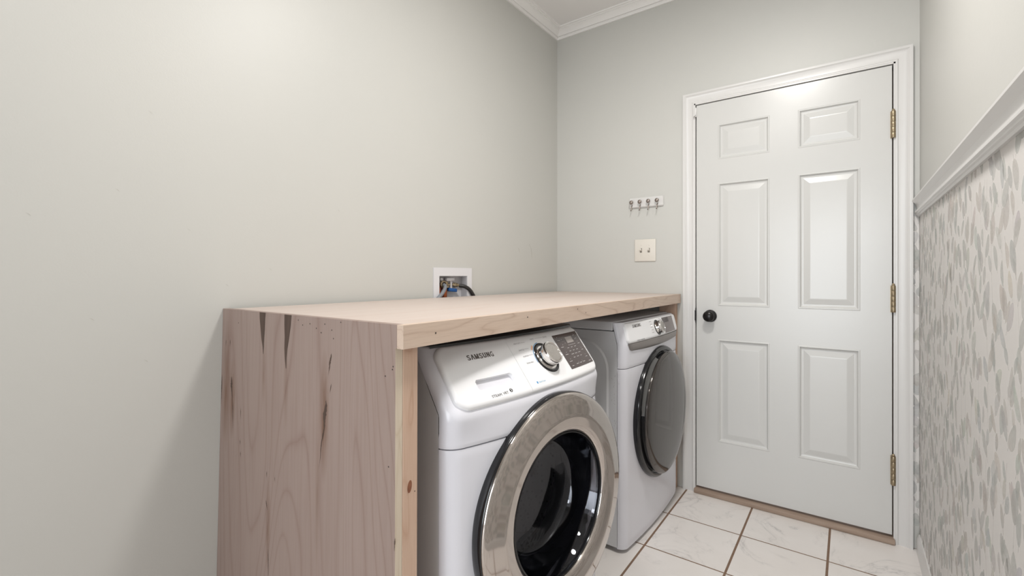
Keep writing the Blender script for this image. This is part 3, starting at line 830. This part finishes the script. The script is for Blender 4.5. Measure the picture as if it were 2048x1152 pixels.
        def ease(i, n):
            x = i / n; return .5 - .5 * math.cos(PI * x) if n < 40 else (x * .4 + .6 * (.5 - .5 * math.cos(PI * x)))
        bm = bmesh.new(); G = []
        for j in range(nq + 1):
            q = q0 + (q1 - q0) * ease(j, nq); lo, hi = lim(min(max(q, q0 + 1e-5), q1 - 1e-5)); row = []
            for i in range(na + 1):
                a = lo + (hi - lo) * ease(i, na)
                d = max(sdf(a, q), 0); x = min(d / .012, 1); h = H * math.sqrt(max(0, 1 - (1 - x) ** 2))
                if cut: h -= cut(a, q)
                row.append(bm.verts.new(s.P(a, q, h)))
            G.append(row)
        for j in range(nq):
            for i in range(na): bm.faces.new((G[j][i], G[j][i + 1], G[j + 1][i + 1], G[j + 1][i]))
        bnd = [e for e in bm.edges if e.is_boundary]
        rr = bmesh.ops.extrude_edge_only(bm, edges=bnd)
        for v in rr['geom']:
            if isinstance(v, bmesh.types.BMVert): v.co.x -= .014; v.co.z -= .008
        return obj(name, bm, mat, parent, 40)

# ---- washing machine
W = Machine(.2665, .71, -.1192, .983, .834)
W.xside, W.xslope = -.074, .62
W.klow, W.xlow = .45, .011
wm = thing('washing_machine', 'white front loading washing machine with chrome ring door beside the plywood side panel', 'washing machine', (-.6663, 1.0958, 0), -.0529)
bm = bmesh.new()
prism(bm, [(-.765, .025), (W.xside - .002, .025), (W.xside - .002, W.bz), (W.xs(.983) - .002, .983), (-.765, .983)], 1, -.343, .343)
bm.normal_update()
bmesh.ops.delete(bm, geom=[f for f in bm.faces if f.calc_center_median().x > -.15 and abs(f.normal.y) < .5 and abs(f.normal.x) > .5], context='FACES')   # open front, behind the drum
obj('cabinet', bm, M['steelpaint'], wm)
for sx in (-.70, -.12):
    for sy in (-.28, .28):
        bm = bmesh.new(); lathe(bm, [(0, 0), (.022, 0), (.022, .012), (.010, .016), (.010, .03), (0, .03)], (sx, sy, 0), (0, 0, 1), 18); obj('foot', bm, M['blackmatt'], wm, 40)
DCY, DCZ, DXP = .015, .526, .029
W.front_panel('lower_front_panel', M['enamel'], wm, .028, .7565, 60, (DCY, DCZ, .245))
W.front_panel('upper_front_panel', M['enamel'], wm, .7595, .983, 44, (DCY, DCZ, .245))
SL = (-.320, .326, .055, .965)
def drawer_cut(a, q):
    # pull recess of the detergent drawer: vertical upper wall, floor rising towards its foot
    ca, cq = -.181, .338; ha, hq = .064, .073 * W.len; r_ = .010
    dx_, dy_ = abs(a - ca) - ha + r_, abs(q - cq) * W.len - hq + r_
    d = -(math.hypot(max(dx_, 0), max(dy_, 0)) + min(max(dx_, dy_), 0) - r_)
    if d <= 0: return 0
    return .042 * min(1, d / .0025)
dr = W.slab('detergent_drawer', M['plastic'], wm, SL[0], -.0756, SL[2], SL[3], .034, .010, SL, drawer_cut, 210, 150)
W.slab('control_panel', M['plastic'], wm, -.0746, SL[1], SL[2], SL[3], .034, .010, SL, None, 70, 60)
OF = .0104
bm = bmesh.new(); W.brand(bm, -.234, .700, .0145, .090, OF); obj('brand_lettering', bm, M['print'], wm)
bm = bmesh.new(); W.text(bm, 'STEAM', -.218, .128, .0068, OF, .032, .0); W.text(bm, 'VRT', -.180, .133, .0068, OF, .018, .0)
n = 20; W.flat(bm, [(-.150 + .0052 * math.cos(2 * PI * k / n), .168 + .0052 / W.len * math.sin(2 * PI * k / n)) for k in range(n)], OF)
obj('feature_lettering', bm, M['printdark'], wm)
bm = bmesh.new(); W.flat(bm, [(-.1528, .178), (-.1496, .190), (-.1475, .178), (-.150, .172)], OF + .0003); W.flat(bm, [(-.1500, .150), (-.1470, .162), (-.1492, .166), (-.1525, .158)], OF + .0003)
obj('feature_mark', bm, M['plastic'], wm)
# dark strip along the top edge, painting in the shade of the gap under the counter
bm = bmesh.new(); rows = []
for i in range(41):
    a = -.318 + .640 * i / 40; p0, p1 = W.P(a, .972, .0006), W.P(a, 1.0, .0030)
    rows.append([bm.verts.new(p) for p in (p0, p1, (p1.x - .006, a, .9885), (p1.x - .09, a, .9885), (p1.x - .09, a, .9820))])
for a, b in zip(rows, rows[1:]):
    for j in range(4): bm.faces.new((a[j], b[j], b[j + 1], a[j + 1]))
o = obj('gap_shade_strip', bm, M['black'], wm, 40); o['label'] = 'dark strip standing in for shade along the top edge of the control slope'
# programme names round the dial, with their pointer lines
bm = bmesh.new()
for s_, a, q, wd in (('HEAVY DUTY', -.050, .815, .030), ('SANITIZE', -.044, .700, .024), ('ALLERGEN', -.041, .592, .025), ('RINSE+SPIN', -.041, .478, .030), ('NORMAL', .030, .845, .020), ('BEDDING', .096, .842, .022), ('DELICATES', .112, .70, .022), ('WOOL', .128, .575, .014), ('SPIN', .131, .46, .011)):
    W.text(bm, s_, a, q, .0042, OF, wd)
for a0, a1, q in ((-.018, .000, .825), (-.018, .002, .715), (-.014, .004, .605), (.054, .092, .855)):
    W.flat(bm, [(a0, q), (a1, q), (a1, q + .004), (a0, q + .004)], OF)
obj('programme_lettering', bm, M['printpale'], wm)
# blue and orange arcs
def arc(bm, c, r0, r1, t0, t1, off, n=18):
    pts = [(c[0] + r1 * math.cos(t0 + (t1 - t0) * i / n), c[1] + r1 / W.len * math.sin(t0 + (t1 - t0) * i / n)) for i in range(n + 1)]
    pts += [(c[0] + r0 * math.cos(t1 - (t1 - t0) * i / n), c[1] + r0 / W.len * math.sin(t1 - (t1 - t0) * i / n)) for i in range(n + 1)]
    for i in range(n):
        W.flat(bm, [pts[i], pts[i + 1], pts[-2 - i], pts[-1 - i]], off)
KC = (.058, .510)
bm = bmesh.new(); arc(bm, KC, .0505, .0525, math.radians(95), math.radians(190), OF)
obj('blue_arc', bm, M['printblue'], wm)
bm = bmesh.new(); W.flat(bm, [(-.045, .158), (-.040, .158), (-.040, .190), (-.045, .190)], OF); obj('blue_mark', bm, M['printblue'], wm)
bm = bmesh.new(); W.text(bm, 'Smart Care', -.036, .160, .0052, OF, .030); obj('smart_lettering', bm, plain('pale_blue_print', srgb(150, 196, 224), .5), wm)
bm = bmesh.new(); arc(bm, KC, .054, .060, math.radians(128), math.radians(146), OF, 6); obj('orange_mark', bm, M['printorange'], wm)
# dial
kn = W.N(*KC); ko = W.P(*KC, .0098)
bm = bmesh.new(); lathe(bm, [(.0405, -.002), (.0405, .0012), (.0425, .0022), (.0475, .0022), (.049, .001), (.049, -.002)], ko, kn, 56); obj('dial_ring', bm, M['black'], wm, 40)
bm = bmesh.new(); lathe(bm, [(.0405, -.001), (.0385, .0014), (.034, .0014), (.0335, .004), (.0335, .010), (.0345, .011), (.0345, .013), (.0335, .014), (.0335, .021), (.0355, .0225), (.0362, .027), (.0345, .0315), (.0305, .0325), (.0285, .0312), (.0280, .030)], ko, kn, 64)
dial = obj('dial', bm, M['chromebright'], wm, 35)
bm = bmesh.new(); lathe(bm, [(.0282, .0295), (.0275, .0303), (0, .0312)], ko, kn, 48); obj('dial_face', bm, M['brushed'], dial, 30)
# touch panel
tp = W.plate('touch_panel', M['panel'], wm, .147, .309, .205, .845, OF + .0002)
W.plate('display', M['lcd'], tp, .214, .259, .655, .770, OF + .0005)
bm = bmesh.new(); rnd = random.Random(4)
def dash(a, q, wd, h=.010): W.flat(bm, [(a, q), (a + wd, q), (a + wd, q + h), (a, q + h)], OF + .0006)
for (a, q, wd) in ((.160, .73, .018), (.166, .79, .004), (.186, .70, .003), (.186, .74, .003), (.196, .70, .003), (.196, .66, .003), (.160, .60, .016), (.176, .64, .003), (.160, .46, .018), (.172, .50, .003), (.160, .33, .018), (.172, .37, .003), (.160, .25, .012),
                   (.272, .77, .014), (.280, .80, .003), (.272, .70, .016), (.276, .60, .015), (.280, .64, .003), (.276, .47, .014), (.280, .51, .003), (.276, .33, .014), (.280, .37, .003), (.280, .24, .016)):
    dash(a, q, wd)
for r_ in range(4):
    for c_ in range(3): dash(.194 + c_ * .024 + r_ * .001, .565 - r_ * .062, rnd.uniform(.010, .017))
for c_ in range(5): dash(.212 + c_ * .010, .61, .005, .012)
for a in (.192, .216, .240): dash(a, .26, .014, .012)
for a in (.210, .236): dash(a, .25, .0012, .05)
obj('touch_panel_print', bm, M['printlight'], tp)
bm = bmesh.new()
def dash2(a, q, wd, h): W.flat(bm, [(a, q), (a + wd, q), (a + wd, q + h), (a, q + h)], OF)
for q in (.83, .78, .73, .57, .47, .41, .36): dash2(.3125, q, .0045, .012)
for q0, q1 in ((.69, .86), (.31, .60)):
    dash2(.318, q0, .0009, q1 - q0); dash2(.312, q0, .0065, .004)
obj('button_print', bm, M['printpale'], wm)

# door
dO = Vector((DXP, DCY, DCZ)); AX = (1, 0, 0)
wd = bpy.data.objects.new('door', None); col.objects.link(wd); wd.parent = wm; wd.location = dO; wd.rotation_euler = (0, 0, -.065); wd.empty_display_size = .05
O0 = (0, 0, 0)
bm = bmesh.new(); lathe(bm, [(.262, -.045), (.296, -.045), (.304, -.034), (.3065, -.020), (.3065, -.010), (.3055, -.004), (.3035, -.002), (.297, -.004), (.275, -.02), (.262, -.03)], O0, AX, 128, ring=True); obj('door_rim', bm, M['black'], wd, 40)
bm = bmesh.new(); lathe(bm, [(.3040, -.004), (.3035, .0003), (.299, .0045), (.287, .0085), (.268, .0130), (.250, .0175), (.243, .0195), (.239, .0190), (.233, .0170), (.219, .0150), (.207, .0110), (.2005, .0055), (.198, .0), (.1975, -.006)], O0, AX, 128); obj('chrome_ring', bm, M['chrome'], wd, 50)
bm = bmesh.new(); lathe(bm, [(.1985, -.006), (.197, .0015), (.193, .002), (.191, -.004), (.191, -.012)], O0, AX, 96); obj('glass_rim', bm, M['black'], wd, 40)
bm = bmesh.new(); lathe(bm, [(.1913, -.006), (.185, -.020), (.176, -.050), (.166, -.088), (.159, -.098), (.150, -.102), (.10, -.110), (.05, -.1135), (0, -.1145)], O0, AX, 96); obj('glass_bowl', bm, M['bowl'], wd, 60)
# gasket and drum inside
gO = (DXP, DCY, DCZ)
bm = bmesh.new(); lathe(bm, [(.262, -.06), (.255, -.09), (.232, -.105), (.215, -.12), (.205, -.145), (.212, -.165), (.250, -.17), (.275, -.17)], gO, AX, 72); obj('gasket', bm, M['gasket'], wm, 50)
bm = bmesh.new(); lathe(bm, [(.218, -.172), (.262, -.176), (.268, -.20), (.268, -.52), (.25, -.55), (0, -.56)], gO, AX, 72); obj('drum', bm, M['drum'], wm, 50)

# ---- dryer
D = Machine(.1453, .3731, -.0307, .9589, .8662)
D.xside, D.xslope = -.049, .25
D.r = .032
dm = thing('clothes_dryer', 'white clothes dryer with smoked grey round door beside the white house door', 'clothes dryer', (-.7238, 2.1551, 0), -.0135)
bm = bmesh.new()
prism(bm, [(-.735, .022), (D.xside - .002, .022), (D.xside - .002, D.bz), (D.xs(.922) - .002, .922), (-.735, .922)], 1, -.343, .343)
# embossed field in the side sheet
def emb(sy):
    pts = []; x0, x1, z0_, z1_, r_ = -.66, -.088, .10, .885, .13
    for (cx, cz, st_) in ((x1 - r_, z0_ + r_, -PI / 2), (x1 - r_, z1_ - r_, 0), (x0 + r_, z1_ - r_, PI / 2), (x0 + r_, z0_ + r_, PI)):
        for i in range(9):
            th = st_ + PI / 2 * i / 8; pts.append((cx + r_ * math.cos(th), cz + r_ * math.sin(th), cx + (r_ - .008) * math.cos(th), cz + (r_ - .008) * math.sin(th)))
    A_ = [bm.verts.new((p[0], sy * .3432, p[1])) for p in pts]; B_ = [bm.verts.new((p[2], sy * .3475, p[3])) for p in pts]
    for i in range(len(pts)):
        j = (i + 1) % len(pts); bm.faces.new((A_[i], A_[j], B_[j], B_[i]))
    bm.faces.new(B_)
emb(-1)
obj('cabinet', bm, M['steelpaint'], dm)
bm = bmesh.new(); box(bm, -.735, D.xs(.94) - .003, -.344, .344, .9245, .963, .005, 3); obj('top_panel', bm, M['steelpaint'], dm, 40)
for sx in (-.68, -.10):
    for sy in (-.28, .28):
        bm = bmesh.new(); lathe(bm, [(0, 0), (.022, 0), (.022, .010), (.010, .014), (.010, .026), (0, .026)], (sx, sy, 0), (0, 0, 1), 18); obj('foot', bm, M['blackmatt'], dm, 40)
D.front_panel('lower_front_panel', M['enamel'], dm, .018, .7665, 40)
D.front_panel('upper_front_panel', M['enamel'], dm, .7690, .9589, 24)
DS = (-.322, .322, .04, .965)
D.slab('control_panel', M['plastic'], dm, DS[0], DS[1], DS[2], DS[3], .020, .010, DS, None, 70, 40)
# silver band under the control panel, lower edge bowed
bm = bmesh.new(); nA = 40; up = []; lo = []
for i in range(nA + 1):
    a = -.316 + .632 * i / nA; x = a / .316
    q_lo = -.36 + .09 * x * x; c = max(0, abs(x) - .90) / .10
    q_lo += .30 * (1 - math.sqrt(max(0, 1 - c * c)))
    row = []
    for u_, off in ((0, .002), (.06, .0075), (.4, .0068), (.85, .0050), (1, .0005)):
        q = .05 + (q_lo - .05) * u_
        z = D.bz + (D.tz - D.bz) * q
        cr = max(0, abs(a) - (D.hw - D.r)); drop = D.r - math.sqrt(max(D.r ** 2 - cr ** 2, 0))
        row.append(bm.verts.new((D.fx(a, z) - drop * .6 + off, a, z)))
    up.append(row)
for a, b in zip(up, up[1:]):
    for i in range(4): bm.faces.new((a[i], b[i], b[i + 1], a[i + 1]))
obj('silver_band', bm, M['silver'], dm, 40)
OD = .0104
bm = bmesh.new(); D.brand(bm, -.258, .700, .0135, .086, OD); obj('brand_lettering', bm, M['print'], dm)
bm = bmesh.new(); D.text(bm, 'STEAM', -.244, .085, .0052, OD, .030, .0); D.text(bm, 'MOISTURE', -.208, .085, .0052, OD, .038, .0); obj('feature_lettering', bm, M['printdark'], dm)
bm = bmesh.new()
for i, q in enumerate((.80, .67, .54, .41, .28)):
    D.flat(bm, [(-.072 + .006 * (i % 2), q), (-.046, q), (-.046, q + .018), (-.072 + .006 * (i % 2), q + .018)], OD)
for a, q in ((.058, .86), (.076, .68), (.060, .16)):
    D.flat(bm, [(a, q), (a + .016, q), (a + .016, q + .016), (a, q + .016)], OD)
obj('programme_print', bm, M['printpale'], dm)
KD = (.012, .475); dn = D.N(*KD); do = D.P(*KD, .0098)
bm = bmesh.new(); lathe(bm, [(.030, -.002), (.030, .0012), (.0315, .0022), (.0345, .0022), (.036, .001), (.036, -.002)], do, dn, 48); obj('dial_ring', bm, M['black'], dm, 40)
bm = bmesh.new(); lathe(bm, [(.0305, 0), (.029, .002), (.0285, .017), (.0300, .019), (.0305, .023), (.028, .0265), (.024, .027), (.0235, .026)], do, dn, 48)
dial = obj('dial', bm, M['chromebright'], dm, 35)
bm = bmesh.new(); lathe(bm, [(.0237, .0255), (.022, .0262), (0, .027)], do, dn, 40); obj('dial_face', bm, M['brushed'], dial, 30)
tp = D.plate('touch_panel', M['greypanel'], dm, .099, .264, .105, .885, OD + .0002)
D.plate('display', M['panel'], tp, .105, .195, .62, .865, OD + .0005)
# dryer door: dark frame with a scooped handle and a smoked mirror glass
dd = bpy.data.objects.new('door', None); col.objects.link(dd); dd.parent = dm; dd.location = (0.0, .030, .522); dd.empty_display_size = .05
bm = bmesh.new(); lathe(bm, [(.20, -.02), (.296, -.02), (.302, -.006), (.303, .006), (.299, .014), (.290, .018), (.284, .0175), (.279, .012), (.274, .012), (.272, .020), (.272, .034), (.20, .034)], O0, AX, 96, ring=True); obj('door_frame', bm, M['black'], dd, 35)
bm = bmesh.new(); lathe(bm, [(.2775, .030), (.2795, .036), (.278, .0395), (.272, .0425), (.24, .0475), (.18, .0525), (.09, .0560), (0, .0572)], O0, AX, 128); obj('door_glass', bm, M['darkglass'], dd, 50)
# handle scoop at the upper hinge-free side
bm = bmesh.new(); rows = []
for i in range(25):
    u_ = i / 24; th = math.radians(112 + 60 * u_); rw = []
    wf = math.sin(PI * min(1, .06 + u_ * 1.0) ** .8) ** .5 if u_ < .999 else .12
    for j in range(6):
        f_ = j / 5; rr_ = .273 + (.006 + .018 * wf) * f_; xx = .0365 - .019 * f_ - .006 * math.sin(PI * f_)
        # angle measured from +y over the top towards -y
        rw.append(bm.verts.new((xx, rr_ * math.cos(th), rr_ * math.sin(th))))
    rows.append(rw)
for a, b in zip(rows, rows[1:]):
    for j in range(5): bm.faces.new((a[j], b[j], b[j + 1], a[j + 1]))
obj('door_handle', bm, plain('dark_grey_plastic', srgb(88, 88, 87), .3), dd, 50)
# scuffs on the dryer side sheet and front
bm = bmesh.new(); rnd = random.Random(11)
for k in range(26):
    x, z = rnd.gauss(-.066, .007), rnd.uniform(.52, .74); l_ = rnd.uniform(.002, .006)
    vs = [bm.verts.new(p) for p in ((x, -.3434, z), (x + .0012, -.3434, z + .0006), (x + .0012, -.3434, z + l_), (x + .0002, -.3434, z + l_))]; bm.faces.new(vs)
obj('scuff_mark', bm, plain('grey_scuff', srgb(168, 166, 166), .5), dm)

# ------------------------------------------------------------------ assumed ceiling lamp bodies (above the frame), the near one for the added fill lamp
for lx, ly, lab in ((-.29, 1.22, 'assumed round flush ceiling lamp above the tiled floor by the washing machine'), (-.50, .05, 'added round flush ceiling lamp for fill at the near end of the room')):
    cl_ = thing('ceiling_lamp', lab, 'ceiling lamp', (lx, ly, ZC), 0, 'ceiling lamps')
    bm = bmesh.new(); lathe(bm, [(0, 0), (.16, 0), (.165, -.01), (.165, -.03), (.155, -.035), (0, -.035)], O0, (0, 0, 1), 48); obj('base', bm, M['nickel'], cl_, 40)
    bm = bmesh.new(); lathe(bm, [(.15, -.036), (.148, -.05), (.14, -.058), (.0, -.062)], O0, (0, 0, 1), 48); obj('diffuser', bm, M['lampglass'], cl_, 40)
